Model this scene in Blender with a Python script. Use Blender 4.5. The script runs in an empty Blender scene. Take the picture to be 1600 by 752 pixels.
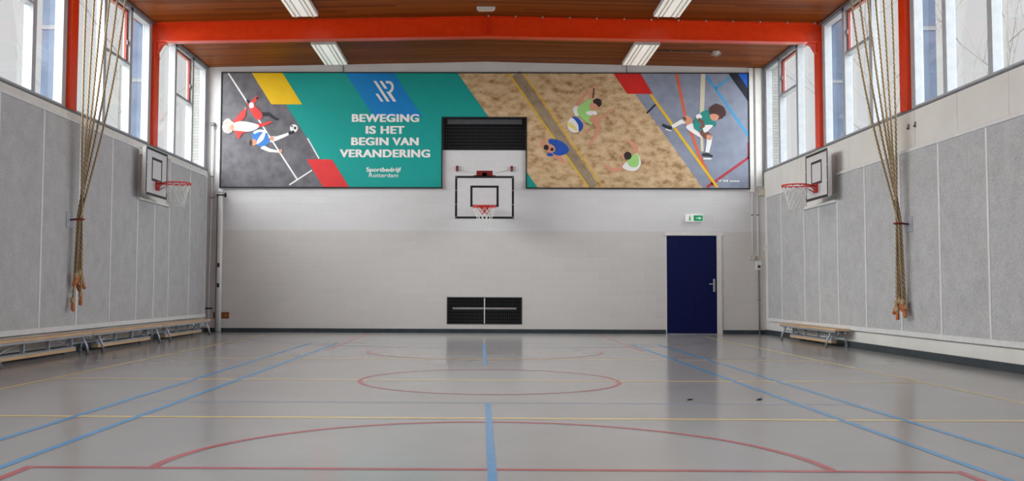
import bpy, bmesh, math, random
from mathutils import Vector, Matrix

# ------------------------------------------------------------------ camera, world, sun, exposure
sc = bpy.context.scene
COL = sc.collection
RNG = random.Random(7)

XL, XR, YB, YF = -6.12, 6.15, 20.65, -2.6      # inner faces of the hall
ZE, ZR = 5.855, 5.987                          # eaves and ridge of the ceiling
SILL = 3.56
XM = 0.015

def make_camera():
    yaw, pitch, roll = -0.009576, 0.0525877, 0.0038587
    f = Vector((math.sin(yaw) * math.cos(pitch), math.cos(yaw) * math.cos(pitch), math.sin(pitch)))
    r = Vector((math.cos(yaw), -math.sin(yaw), 0))
    u = r.cross(f)
    r2 = r * math.cos(roll) + u * math.sin(roll)
    u2 = u * math.cos(roll) - r * math.sin(roll)
    m = Matrix((r2, u2, -f)).transposed().to_4x4()
    m.translation = Vector((-0.0598, 0.0, 0.9353))
    cd = bpy.data.cameras.new('camera')
    cd.sensor_fit = 'HORIZONTAL'
    cd.sensor_width = 36.0
    cd.lens = 1474.637 * 36.0 / 1600.0
    cd.shift_x = (800 - 737.65) / 1600.0
    cd.clip_start = 0.05
    cd.clip_end = 300
    co = bpy.data.objects.new('camera', cd)
    COL.objects.link(co)
    co.matrix_world = m
    sc.camera = co

make_camera()

W = bpy.data.worlds.new('overcast_sky')
sc.world = W
W.use_nodes = True
_bg = W.node_tree.nodes['Background']
_bg.inputs[0].default_value = (0.985, 0.99, 1.0, 1)
_bg.inputs[1].default_value = 0.77

def sun(name, direction, strength, angle, color=(1, 1, 1)):
    ld = bpy.data.lights.new(name, 'SUN')
    ld.energy = strength
    ld.angle = math.radians(angle)
    ld.color = color
    o = bpy.data.objects.new(name, ld)
    COL.objects.link(o)
    o.rotation_euler = Vector(direction).to_track_quat('-Z', 'Y').to_euler()
    o.location = (0, 8, 20)
    return o

sun('daylight_west', (1.0, 0.40, -0.66), 18.4, 78, (0.97, 1.0, 0.98))
sun('daylight_east', (-1.0, 0.40, -0.66), 11.0, 78, (0.92, 0.975, 1.0))

vs = sc.view_settings
vs.view_transform = 'Standard'
vs.look = 'None'
vs.exposure = 0.0
vs.gamma = 1.0
vs.use_curve_mapping = False

# ------------------------------------------------------------------ materials
def lin(c):
    out = []
    for v in c:
        v = v / 255.0
        out.append(v / 12.92 if v <= 0.04045 else ((v + 0.055) / 1.055) ** 2.4)
    return tuple(out) + (1.0,)

class NT:
    def __init__(self, name):
        self.m = bpy.data.materials.new(name)
        self.m.use_nodes = True
        self.t = self.m.node_tree
        self.b = self.t.nodes['Principled BSDF']
    def n(self, kind, **kw):
        nd = self.t.nodes.new(kind)
        for k, v in kw.items():
            setattr(nd, k, v)
        return nd
    def l(self, a, b):
        self.t.links.new(a, b)
    def coord(self):
        return self.n('ShaderNodeNewGeometry').outputs['Position']
    def mapped(self, scale=(1, 1, 1), rot=(0, 0, 0)):
        mp = self.n('ShaderNodeMapping')
        mp.inputs['Scale'].default_value = scale
        mp.inputs['Rotation'].default_value = rot
        tc = self.n('ShaderNodeTexCoord')
        self.l(tc.outputs['Object'], mp.inputs['Vector'])
        return mp.outputs[0]
    def noise(self, vec, scale, detail=3.0, rough=0.55):
        nd = self.n('ShaderNodeTexNoise')
        nd.inputs['Scale'].default_value = scale
        nd.inputs['Detail'].default_value = detail
        nd.inputs['Roughness'].default_value = rough
        self.l(vec, nd.inputs['Vector'])
        return nd.outputs['Fac']
    def ramp(self, fac, stops):
        nd = self.n('ShaderNodeValToRGB')
        el = nd.color_ramp.elements
        while len(el) < len(stops):
            el.new(0.5)
        for e, (p, c) in zip(el, stops):
            e.position = p
            e.color = lin(c)
        self.l(fac, nd.inputs[0])
        return nd.outputs[0]
    def math(self, op, a, b=None):
        nd = self.n('ShaderNodeMath', operation=op)
        for i, v in enumerate((a, b)):
            if v is None:
                continue
            if isinstance(v, (int, float)):
                nd.inputs[i].default_value = v
            else:
                self.l(v, nd.inputs[i])
        return nd.outputs[0]
    def bump(self, h, strength, dist=0.01):
        nd = self.n('ShaderNodeBump')
        nd.inputs['Strength'].default_value = strength
        nd.inputs['Distance'].default_value = dist
        self.l(h, nd.inputs['Height'])
        self.l(nd.outputs[0], self.b.inputs['Normal'])

def mat(name, c, rough=0.5, metal=0.0, var=6, scale=9.0, spec=0.5, emit=0.0):
    k = NT(name)
    f = k.noise(k.mapped(), scale)
    lo = tuple(max(0, v - var) for v in c)
    hi = tuple(min(255, v + var) for v in c)
    k.l(k.ramp(f, [(0.3, lo), (0.7, hi)]), k.b.inputs['Base Color'])
    k.b.inputs['Roughness'].default_value = rough
    k.b.inputs['Metallic'].default_value = metal
    k.b.inputs['Specular IOR Level'].default_value = spec
    if emit:
        k.b.inputs['Emission Color'].default_value = lin(c)
        k.b.inputs['Emission Strength'].default_value = emit
    return k.m

def mat_floor():
    k = NT('grey_sports_floor')
    v = k.mapped()
    f = k.noise(v, 0.7, 5, 0.6)
    k.l(k.ramp(f, [(0.3, (168, 168, 169)), (0.7, (176, 176, 177))]), k.b.inputs['Base Color'])
    g = k.noise(k.mapped(), 0.8, 1)
    r = k.n('ShaderNodeMapRange')
    r.inputs['To Min'].default_value = 0.155
    r.inputs['To Max'].default_value = 0.175
    k.l(g, r.inputs[0])
    k.l(r.outputs[0], k.b.inputs['Roughness'])
    k.b.inputs['Specular IOR Level'].default_value = 0.5
    return k.m

def mat_masonry(name, top, low, split):
    k = NT(name)
    pos = k.coord()
    sp = k.n('ShaderNodeSeparateXYZ')
    k.l(pos, sp.inputs[0])
    cb = k.n('ShaderNodeCombineXYZ')
    k.l(sp.outputs[0], cb.inputs[0])
    k.l(sp.outputs[2], cb.inputs[1])
    br = k.n('ShaderNodeTexBrick')
    k.l(cb.outputs[0], br.inputs['Vector'])
    br.inputs['Scale'].default_value = 1.0
    br.inputs['Brick Width'].default_value = 0.50
    br.inputs['Row Height'].default_value = 0.1655
    br.inputs['Mortar Size'].default_value = 0.007
    br.inputs['Mortar Smooth'].default_value = 0.6
    br.inputs['Color1'].default_value = (0.96, 0.96, 0.96, 1)
    br.inputs['Color2'].default_value = (1, 1, 1, 1)
    br.inputs['Mortar'].default_value = (1, 1, 1, 1)
    z = k.math('GREATER_THAN', sp.outputs[2], split)
    mx = k.n('ShaderNodeMix', data_type='RGBA')
    k.l(z, mx.inputs['Factor'])
    mx.inputs[6].default_value = lin(low)
    mx.inputs[7].default_value = lin(top)
    m2 = k.n('ShaderNodeMix', data_type='RGBA', blend_type='MULTIPLY')
    m2.inputs['Factor'].default_value = 1.0
    k.l(mx.outputs[2], m2.inputs[6])
    k.l(br.outputs['Color'], m2.inputs[7])
    k.l(m2.outputs[2], k.b.inputs['Base Color'])
    k.b.inputs['Roughness'].default_value = 0.55
    inv = k.math('SUBTRACT', 1.0, br.outputs['Fac'])
    nz = k.math('MULTIPLY', k.noise(pos, 26, 3), 0.35)
    k.bump(k.math('ADD', inv, nz), 0.5, 0.006)
    return k.m

def mat_planks():
    k = NT('brown_plank_ceiling')
    pos = k.coord()
    sp = k.n('ShaderNodeSeparateXYZ')
    k.l(pos, sp.inputs[0])
    row = k.math('DIVIDE', sp.outputs[1], 0.098)
    idx = k.math('FLOOR', row)
    fr = k.math('FRACT', row)
    sx = k.math('ADD', sp.outputs[0], k.math('MULTIPLY', idx, 1.37))
    seg = k.math('FLOOR', k.math('DIVIDE', sx, 3.2))
    cb = k.n('ShaderNodeCombineXYZ')
    k.l(idx, cb.inputs[0]); k.l(seg, cb.inputs[1])
    wn = k.n('ShaderNodeTexWhiteNoise', noise_dimensions='2D')
    k.l(cb.outputs[0], wn.inputs['Vector'])
    gr = k.noise(k.mapped((0.6, 22, 1)), 3.0, 4)
    mixv = k.math('ADD', k.math('MULTIPLY', wn.outputs['Value'], 0.6), k.math('MULTIPLY', gr, 0.4))
    col = k.ramp(mixv, [(0.15, (112, 55, 15)), (0.5, (134, 68, 20)), (0.85, (158, 86, 30))])
    groove = k.math('LESS_THAN', fr, 0.1)
    mx = k.n('ShaderNodeMix', data_type='RGBA')
    k.l(groove, mx.inputs['Factor'])
    k.l(col, mx.inputs[6])
    mx.inputs[7].default_value = lin((58, 26, 8))
    k.l(mx.outputs[2], k.b.inputs['Base Color'])
    k.b.inputs['Roughness'].default_value = 0.45
    k.b.inputs['Specular IOR Level'].default_value = 0.08
    k.bump(k.math('SUBTRACT', 1.0, groove), 0.5, 0.008)
    return k.m

def mat_felt(name, c):
    k = NT(name)
    v = k.mapped()
    f = k.noise(v, 55, 4, 0.7)
    g = k.noise(v, 5, 3)
    s = k.math('ADD', k.math('MULTIPLY', f, 0.75), k.math('MULTIPLY', g, 0.25))
    lo = tuple(max(0, q - 26) for q in c)
    hi = tuple(min(255, q + 26) for q in c)
    k.l(k.ramp(s, [(0.3, lo), (0.7, hi)]), k.b.inputs['Base Color'])
    k.b.inputs['Roughness'].default_value = 0.95
    k.b.inputs['Specular IOR Level'].default_value = 0.15
    k.bump(f, 0.25, 0.004)
    return k.m

def mat_glass():
    k = NT('window_glass')
    k.t.nodes.remove(k.b)
    tr = k.n('ShaderNodeBsdfTransparent')
    tr.inputs[0].default_value = (0.97, 0.975, 0.975, 1)
    gl = k.n('ShaderNodeBsdfGlossy')
    gl.inputs['Roughness'].default_value = 0.02
    fr = k.n('ShaderNodeFresnel')
    fr.inputs['IOR'].default_value = 1.3
    mx = k.n('ShaderNodeMixShader')
    k.l(k.math('MULTIPLY', fr.outputs[0], 0.12), mx.inputs[0])
    k.l(tr.outputs[0], mx.inputs[1])
    k.l(gl.outputs[0], mx.inputs[2])
    k.l(mx.outputs[0], k.t.nodes['Material Output'].inputs['Surface'])
    return k.m

def mat_wood(name, a, b, rough=0.45, stretch=(1, 14, 14)):
    k = NT(name)
    f = k.noise(k.mapped(stretch), 2.2, 5)
    k.l(k.ramp(f, [(0.3, a), (0.7, b)]), k.b.inputs['Base Color'])
    k.b.inputs['Roughness'].default_value = rough
    return k.m

def mat_sand():
    k = NT('printed_sand')
    v = k.mapped((1.0, 1.0, 1.5), (0, 0.6, 0))
    f = k.noise(v, 5.0, 6, 0.62)
    k.l(k.ramp(f, [(0.30, (138, 102, 62)), (0.40, (176, 142, 102)), (0.50, (200, 170, 130)), (0.66, (218, 192, 154))]), k.b.inputs['Base Color'])
    k.b.inputs['Roughness'].default_value = 0.5
    return k.m

def mat_brickwork(name, c):
    k = NT(name)
    br = k.n('ShaderNodeTexBrick')
    pos = k.coord()
    sp = k.n('ShaderNodeSeparateXYZ'); k.l(pos, sp.inputs[0])
    cb = k.n('ShaderNodeCombineXYZ')
    k.l(sp.outputs[0], cb.inputs[0]); k.l(sp.outputs[2], cb.inputs[1])
    k.l(cb.outputs[0], br.inputs['Vector'])
    br.inputs['Scale'].default_value = 1.0
    br.inputs['Brick Width'].default_value = 0.22
    br.inputs['Row Height'].default_value = 0.065
    br.inputs['Mortar Size'].default_value = 0.008
    br.inputs['Color1'].default_value = lin(c)
    br.inputs['Color2'].default_value = lin(tuple(v - 12 for v in c))
    br.inputs['Mortar'].default_value = lin(tuple(v - 30 for v in c))
    k.l(br.outputs['Color'], k.b.inputs['Base Color'])
    k.b.inputs['Roughness'].default_value = 0.8
    return k.m

M = {}
M['floor'] = mat_floor()
M['masonry'] = mat_masonry('painted_masonry', (222, 222, 224), (214, 211, 209), 2.235)
M['planks'] = mat_planks()
M['felt_left'] = mat_felt('grey_felt_panel', (182, 182, 184))
M['felt'] = M['felt_left']
M['glass'] = mat_glass()
M['white'] = mat('white_paint', (222, 222, 220), 0.5)
M['fascia'] = mat('white_board', (226, 224, 220), 0.45, var=4, scale=2)
M['alu'] = mat('aluminium_profile', (224, 224, 225), 0.45, 0.0)
M['frame'] = mat('white_window_frame', (174, 178, 184), 0.5)
M['grey_edge'] = mat('grey_sill_edge', (112, 114, 120), 0.5)
M['red_steel'] = mat('orange_red_steel', (228, 60, 10), 0.32, var=5)
M['sash_red'] = mat('dull_red_sash', (150, 62, 52), 0.5)
M['fin'] = mat('blue_grey_cladding', (70, 84, 108), 0.6, var=10, scale=3)
M['brick'] = mat_brickwork('pale_brick', (150, 150, 147))
M['base'] = mat('dark_skirting', (50, 60, 66), 0.45, var=8, scale=5)
M['navy'] = mat('navy_door_paint', (5, 17, 72), 0.5, var=3, spec=0.2)
M['steel'] = mat('brushed_steel', (186, 188, 192), 0.32, 0.8)
M['black'] = mat('black_paint', (22, 23, 26), 0.45, var=3)
M['dark'] = mat('dark_void', (20, 20, 22), 0.9, var=4)
M['wire'] = mat('grey_wire', (70, 72, 76), 0.5, 0.3)
M['board'] = mat('white_laminate', (216, 217, 220), 0.35, var=3)
M['red'] = mat('red_rim_paint', (206, 40, 30), 0.4)
M['darkred'] = mat('dark_red_bracket', (120, 22, 22), 0.45)
M['net'] = mat('white_net_cord', (228, 228, 226), 0.8)
M['rope'] = mat('hemp_rope', (180, 156, 120), 0.9, var=12, scale=60)
M['rope_groove'] = mat('hemp_rope_groove', (76, 64, 48), 0.95, var=8, scale=60)
M['leather'] = mat('tan_leather', (188, 108, 60), 0.55, var=14, scale=25)
M['bench_wood'] = mat_wood('pale_bench_wood', (198, 164, 126), (222, 190, 152))
M['bench_grey'] = mat('grey_bench_steel', (178, 184, 194), 0.4, 0.4)
M['rubber'] = mat('grey_rubber', (110, 112, 114), 0.8)
M['blue_line'] = mat('blue_court_line', (92, 164, 220), 0.2, var=4)
M['yellow_line'] = mat('yellow_court_line', (238, 214, 146), 0.2, var=4)
M['red_line'] = mat('red_court_line', (190, 88, 94), 0.2, var=4)
M['faint_blue'] = mat('faded_blue_court_line', (150, 172, 200), 0.2, var=4)
M['dark_line'] = mat('dark_court_line', (110, 104, 110), 0.2, var=4)
M['scuff'] = mat('scuff_black', (96, 94, 94), 0.5)
M['box_beige'] = mat('beige_plastic', (196, 190, 178), 0.5)
M['brown'] = mat_wood('brown_wood_plate', (120, 70, 24), (150, 92, 36))
M['tube'] = mat('lit_tube_cover', (250, 248, 240), 0.5, emit=0.4)
M['reflector'] = mat('cream_reflector', (216, 208, 194), 0.4)
M['green_sign'] = mat('exit_green', (20, 150, 96), 0.4, emit=0.25)
M['white_sign'] = mat('exit_white', (236, 238, 236), 0.4, emit=0.2)
M['bark'] = mat('pale_bark', (96, 94, 90), 0.95, spec=0.1)
P = {}
def prt(n, c, var=4):
    P[n] = mat('print_' + n, c, 0.5, var=var, scale=5)
prt('teal', (0, 158, 150), 2); prt('blue', (0, 132, 206), 3); prt('yellow', (240, 196, 20), 3)
prt('red', (222, 56, 58), 3); prt('bright_red', (208, 26, 18), 3); prt('white', (238, 238, 238), 2)
prt('asphalt', (104, 103, 110), 14); prt('gym_grey', (136, 144, 164), 8); prt('navy', (24, 30, 46))
prt('corner_blue', (24, 98, 212)); prt('line_yellow', (226, 184, 40)); prt('line_orange', (222, 96, 58))
prt('line_sky', (58, 158, 214)); prt('line_red', (176, 48, 62)); prt('skin', (214, 152, 124))
prt('dark_skin', (120, 76, 62)); prt('hair_dark', (44, 34, 34)); prt('hair_brown', (74, 42, 44))
prt('hair_white', (196, 190, 184), 22); prt('shirt_red', (220, 66, 66)); prt('shirt_blue', (58, 128, 206))
prt('shirt_green', (160, 216, 126)); prt('deep_blue', (32, 84, 178)); prt('jersey', (30, 140, 134))
prt('shoe', (42, 44, 52)); prt('net_grey', (150, 132, 108), 16); prt('rope', (214, 206, 186)); prt('ball_yellow', (236, 222, 130))
M['sand'] = mat_sand()
M['paving'] = mat('pale_paving', (182, 180, 174), 0.9, var=12, scale=1.5)

# ------------------------------------------------------------------ mesh helpers
class MB:
    def __init__(self):
        self.bm = bmesh.new()
        self.mi = 0
        self.mats = []
    def use(self, m):
        if m not in self.mats:
            self.mats.append(m)
        self.mi = self.mats.index(m)
        return self
    def face(self, pts):
        vs_ = [self.bm.verts.new(p) for p in pts]
        f = self.bm.faces.new(vs_)
        f.material_index = self.mi
        return f
    def hexa(self, p):          # 8 corners: bottom 4 ccw, top 4 ccw
        v = [self.bm.verts.new(q) for q in p]
        for ids in ((3, 2, 1, 0), (4, 5, 6, 7), (0, 1, 5, 4), (1, 2, 6, 5), (2, 3, 7, 6), (3, 0, 4, 7)):
            f = self.bm.faces.new([v[i] for i in ids])
            f.material_index = self.mi
        return self
    def box(self, x0, x1, y0, y1, z0, z1):
        return self.hexa([(x0, y0, z0), (x1, y0, z0), (x1, y1, z0), (x0, y1, z0),
                          (x0, y0, z1), (x1, y0, z1), (x1, y1, z1), (x0, y1, z1)])
    def prism(self, poly, a, b):    # poly of points, extruded from offset a to b (vectors)
        a, b = Vector(a), Vector(b)
        n = len(poly)
        v0 = [self.bm.verts.new(Vector(p) + a) for p in poly]
        v1 = [self.bm.verts.new(Vector(p) + b) for p in poly]
        fs = [self.bm.faces.new(list(reversed(v0))), self.bm.faces.new(v1)]
        for i in range(n):
            fs.append(self.bm.faces.new([v0[i], v0[(i + 1) % n], v1[(i + 1) % n], v1[i]]))
        for f in fs:
            f.material_index = self.mi
        return self
    def tube(self, pts, r, seg=8, closed=False, caps=True):
        pts = [Vector(p) for p in pts]
        n = len(pts)
        rs = r if isinstance(r, (list, tuple)) else [r] * n
        rings = []
        ref = None
        for i, p in enumerate(pts):
            if closed:
                t = pts[(i + 1) % n] - pts[i - 1]
            else:
                t = pts[min(i + 1, n - 1)] - pts[max(i - 1, 0)]
            t.normalize()
            if ref is None:
                ref = Vector((0, 0, 1)) if abs(t.z) < 0.9 else Vector((1, 0, 0))
            s = t.cross(ref)
            if s.length < 1e-5:
                ref = Vector((0, 1, 0)); s = t.cross(ref)
            s.normalize()
            u = s.cross(t)
            ref = u
            rings.append([self.bm.verts.new(p + (s * math.cos(a) + u * math.sin(a)) * rs[i])
                          for a in [2 * math.pi * k / seg for k in range(seg)]])
        for i in range(n if closed else n - 1):
            A, B = rings[i], rings[(i + 1) % n]
            for k in range(seg):
                f = self.bm.faces.new([A[k], A[(k + 1) % seg], B[(k + 1) % seg], B[k]])
                f.material_index = self.mi
                f.smooth = True
        if caps and not closed:
            for q in (list(reversed(rings[0])), rings[-1]):
                f = self.bm.faces.new(q); f.material_index = self.mi
        return self
    def cyl(self, c0, c1, r, seg=16):
        return self.tube([c0, c1], r, seg)
    def build(self, name, parent=None, material=None, bevel=0.0, kind=None, loc=None, rot=0.0):
        bmesh.ops.recalc_face_normals(self.bm, faces=self.bm.faces[:])
        me = bpy.data.meshes.new(name)
        self.bm.to_mesh(me)
        self.bm.free()
        if material is not None and not self.mats:
            me.materials.append(material)
        for m in self.mats:
            me.materials.append(m)
        o = bpy.data.objects.new(name, me)
        COL.objects.link(o)
        if parent is not None:
            o.parent = parent
        if loc is not None:
            o.location = loc
        if rot:
            o.rotation_euler = (0, 0, rot)
        if kind:
            o['kind'] = kind
        if bevel:
            md = o.modifiers.new('bevel', 'BEVEL')
            md.width = bevel
            md.segments = 2
            md.limit_method = 'ANGLE'
        return o

def tag(o, label, cat, group=None):
    o['label'] = label
    o['category'] = cat
    if group:
        o['group'] = group
    return o

def thing(name, label, cat, loc=(0, 0, 0), rotz=0.0, group=None):
    o = bpy.data.objects.new(name, None)
    o.empty_display_size = 0.2
    COL.objects.link(o)
    o.location = loc
    o.rotation_euler = (0, 0, rotz)
    return tag(o, label, cat, group)

def boxo(name, b, material, parent=None, bevel=0.0, kind=None):
    return MB().box(*b).build(name, parent, material, bevel, kind)

def copy_tree(o, parent=None):
    c = o.copy()
    COL.objects.link(c)
    if parent is not None:
        c.parent = parent
    for ch in list(o.children):
        copy_tree(ch, c)
    return c

def zc(x):                      # ceiling height at x
    h = (x - XL) / (XM - XL) if x < XM else (XR - x) / (XR - XM)
    return ZE + (ZR - ZE) * max(0.0, min(1.0, h))

# ------------------------------------------------------------------ the hall
floor = boxo('floor', (XL - .3, XR + .3, YF - .3, YB + .3, -.12, 0), M['floor'], kind='structure')

def stripe(name, pts, w, m, closed=False, z=0.0012):
    """painted band along a polyline on the floor"""
    b = MB()
    P2 = [Vector((p[0], p[1], 0)) for p in pts]
    n = len(P2)
    L, R_ = [], []
    for i in range(n):
        if closed:
            t = P2[(i + 1) % n] - P2[i - 1]
        else:
            t = P2[min(i + 1, n - 1)] - P2[max(i - 1, 0)]
        t.normalize()
        s = Vector((-t.y, t.x, 0)) * (w / 2)
        L.append(b.bm.verts.new((P2[i] + s) + Vector((0, 0, z))))
        R_.append(b.bm.verts.new((P2[i] - s) + Vector((0, 0, z))))
    for i in range(n if closed else n - 1):
        j = (i + 1) % n
        b.bm.faces.new([R_[i], R_[j], L[j], L[i]])
    return b.build(name, floor, m)

def arc(cx, cy, r, a0, a1, n=64):
    return [(cx + r * math.cos(math.radians(a0 + (a1 - a0) * i / n)), cy + r * math.sin(math.radians(a0 + (a1 - a0) * i / n))) for i in range(n + 1)]

YC = 9.86
for s in (-1, 1):
    stripe('blue_line', [(s * 3.03, -2.0), (s * 3.03, 16.58)], .05, M['blue_line'], z=.0016)
    stripe('blue_line', [(s * 2.57, -2.0), (s * 2.57, 16.58)], .05, M['blue_line'], z=.0016)
    stripe('yellow_line', [(s * 4.52, .9), (s * 4.52, 19.3)], .055, M['yellow_line'])
stripe('blue_line', [(-3.03, YC - 1.96), (3.03, YC - 1.96)], .03, M['faint_blue'])
stripe('blue_line', [(-3.03, 16.56), (3.03, 16.56)], .03, M['faint_blue'])
stripe('blue_line', [(-3.03, 15.80), (3.03, 15.80)], .03, M['faint_blue'])
stripe('blue_line', [(0, 3.0), (0, YC - 1.98)], .047, M['blue_line'], z=.002)
stripe('blue_line', [(0, YC + 1.98), (0, 16.45)], .047, M['blue_line'], z=.002)
for y in (6.95, YC, 12.87):
    stripe('yellow_line', [(-4.5, y), (4.5, y)], .075, M['yellow_line'])
stripe('yellow_line', [(-4.5, 19.27), (4.5, 19.27)], .04, M['yellow_line'])
stripe('red_line', arc(0.03, YC, 1.335, 0, 354.4, 90), .045, M['red_line'], closed=True, z=.0018)
stripe('red_line', [(-2.45, 4.98), (2.45, 4.98)], .05, M['red_line'], z=.0014)
for s in (-1, 1):
    stripe('red_line', [(s * 2.425, 0.2), (s * 2.425, 4.955)], .05, M['red_line'], z=.0014)
    stripe('red_line', [(s * 2.45, 14.72), (s * 2.45, 20.5)], .05, M['red_line'], z=.0014)
stripe('red_line', arc(0, 4.98, 1.78, 0, 180), .05, M['red_line'], z=.0018)
stripe('red_line', arc(0, 14.55, 1.78, 180, 360), .05, M['red_line'], z=.0018)
stripe('dark_line', arc(0, 20.4, 5.2, 186, 354, 80), .035, M['dark_line'], z=.001)
for (x, y) in ((1.735, 8.2), (2.335, 8.22)):
    b = MB()
    for k in range(4):
        b.face([(x - .03 + k * .014, y - .06 + k * .02, .0022), (x - .005 + k * .014, y - .07 + k * .02, .0022),
                (x + .01 + k * .014, y + .02 + k * .02, .0022), (x - .015 + k * .014, y + .03 + k * .02, .0022)])
    b.build('scuff_mark', floor, M['scuff'])

# unseen pale slabs outside, added on both sides to bounce daylight onto the ceiling
for x0, x1 in ((-46, XL - .32), (XR + .32, 46)):
    boxo('ground', (x0, x1, -40, 70, -.4, -.15), M['paving'], kind='structure')

# back wall with openings for the two vents and the door
VLO = (-.805, .842, .19, .785)
VUP = (-.915, .937, 4.012, 4.74)
DOOR = (3.975, 5.19, 0.0, 2.215)
def wall_back():
    b = MB()
    holes = (VLO, VUP, DOOR)
    xs = sorted({XL - .3, XR + .3, XM, *[h[0] for h in holes], *[h[1] for h in holes]})
    zs = sorted({0.0, 5.2, *[h[2] for h in holes], *[h[3] for h in holes]})
    for i in range(len(xs) - 1):
        x0, x1 = xs[i], xs[i + 1]
        for j in range(len(zs) - 1):
            cx, cz = (x0 + x1) / 2, (zs[j] + zs[j + 1]) / 2
            if any(h[0] < cx < h[1] and h[2] < cz < h[3] for h in holes):
                continue
            b.box(x0, x1, YB, YB + .3, zs[j], zs[j + 1])
        b.hexa([(x0, YB, 5.2), (x1, YB, 5.2), (x1, YB + .3, 5.2), (x0, YB + .3, 5.2),
                (x0, YB, zc(x0)), (x1, YB, zc(x1)), (x1, YB + .3, zc(x1)), (x0, YB + .3, zc(x0))])
    return b.build('wall_back', None, M['masonry'], kind='structure')
wall_back()
boxo('wall_front', (XL - .3, XR + .3, YF - .3, YF, 0, ZE), M['fascia'], kind='structure')

# ceiling: two shallow slopes of planks
def ceiling():
    b = MB()
    for (x0, x1, z0, z1) in ((XL - .3, XM, ZE - .006, ZR), (XM, XR + .3, ZR, ZE - .006)):
        b.hexa([(x0, YF - .3, z0), (x1, YF - .3, z1), (x1, YB + .3, z1), (x0, YB + .3, z0),
                (x0, YF - .3, z0 + .25), (x1, YF - .3, z1 + .25), (x1, YB + .3, z1 + .25), (x0, YB + .3, z0 + .25)])
    return b.build('ceiling', None, M['planks'], kind='structure')
ceiling()

# side walls up to the sill, lined with felt panels between aluminium strips
def side_wall(side):
    left = side == 'left'
    X0, d = (XL, 1) if left else (XR, -1)
    def bx(b, w0, w1, y0, y1, z0, z1):          # w measured from the wall face into the room
        x0, x1 = sorted((X0 + d * w0, X0 + d * w1))
        b.box(x0, x1, y0, y1, z0, z1)
    b = MB()
    bx(b, -.3, 0, YF, YB, 0, SILL)
    wall = b.build('wall_' + side, None, M['fascia'], kind='structure')
    if left:
        ys = [20.49, 19.325, 18.06, 17.248, 16.385, 15.214, 13.973, 12.798]
        top, cut, bot = 3.385, (16.385, 18.03, 2.50), .40
    else:
        ys = [20.333, 19.366, 18.0, 17.211, 16.32, 15.148, 13.888, 12.698, 11.483]
        top, cut, bot = 2.945, (16.32, 18.0, 2.48), .37
    while ys[-1] > YF + 1.2:
        ys.append(ys[-1] - 1.2)
    for i in range(len(ys) - 1):
        y1, y0 = ys[i], ys[i + 1]
        t = cut[2] if (y0 >= cut[0] - .05 and y1 <= cut[1] + .05) else top
        p = MB(); bx(p, .002, .05, y0 + .015, y1 - .015, bot, t)
        p.build('acoustic_panel', wall, M['felt'], 0.004)
    for y in ys:
        t = cut[2] if cut[0] + .1 < y < cut[1] - .1 else top
        p = MB(); bx(p, .002, .062, y - .022, y + .022, bot, t)
        p.build('joint_strip', wall, M['alu'], 0.003)
    yn, yf = ys[-1], ys[0]
    p = MB(); bx(p, .002, .075, yn, yf + .03, bot - .075, bot); p.build('bottom_rail', wall, M['alu'], 0.006)
    p = MB(); bx(p, .002, .07, cut[1], yf + .03, top, top + .05); p.build('top_rail', wall, M['alu'], 0.006)
    p = MB(); bx(p, .002, .07, yn, cut[0], top, top + .05); p.build('top_rail', wall, M['alu'], 0.006)
    p = MB(); bx(p, .002, .10, cut[0] - .0, cut[1], cut[2], cut[2] + .055); p.build('recess_rail', wall, M['white'], 0.006)
    # fascia boards above the panels, with narrow joints
    step = 1.2
    y = YB - .02
    while y > YF + .1:
        y0 = max(YF, y - step)
        p = MB(); bx(p, .001, .022, y0 + .004, y - .004, top + .055, SILL - .03)
        if not (y0 < cut[1] and y > cut[0]) or True:
            p.build('fascia_board', wall, M['fascia'])
        y = y0
    p = MB(); bx(p, .0, .035, YF, YB, SILL - .028, SILL); p.build('sill_edge', wall, M['grey_edge'], 0.004)
    bb = MB(); bx(bb, 0, .022, YF, YB - .02, 0, .105)
    bb.build('baseboard_' + side, None, M['base'], 0.004, 'structure')
    return wall
side_wall('left'); side_wall('right')
b = MB()
b.box(XL + .022, DOOR[0] - .01, YB - .02, YB, 0, .09)
b.box(DOOR[1] + .02, XR - .022, YB - .02, YB, 0, .09)
b.build('baseboard_back', None, M['base'], 0.003, 'structure')

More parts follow.
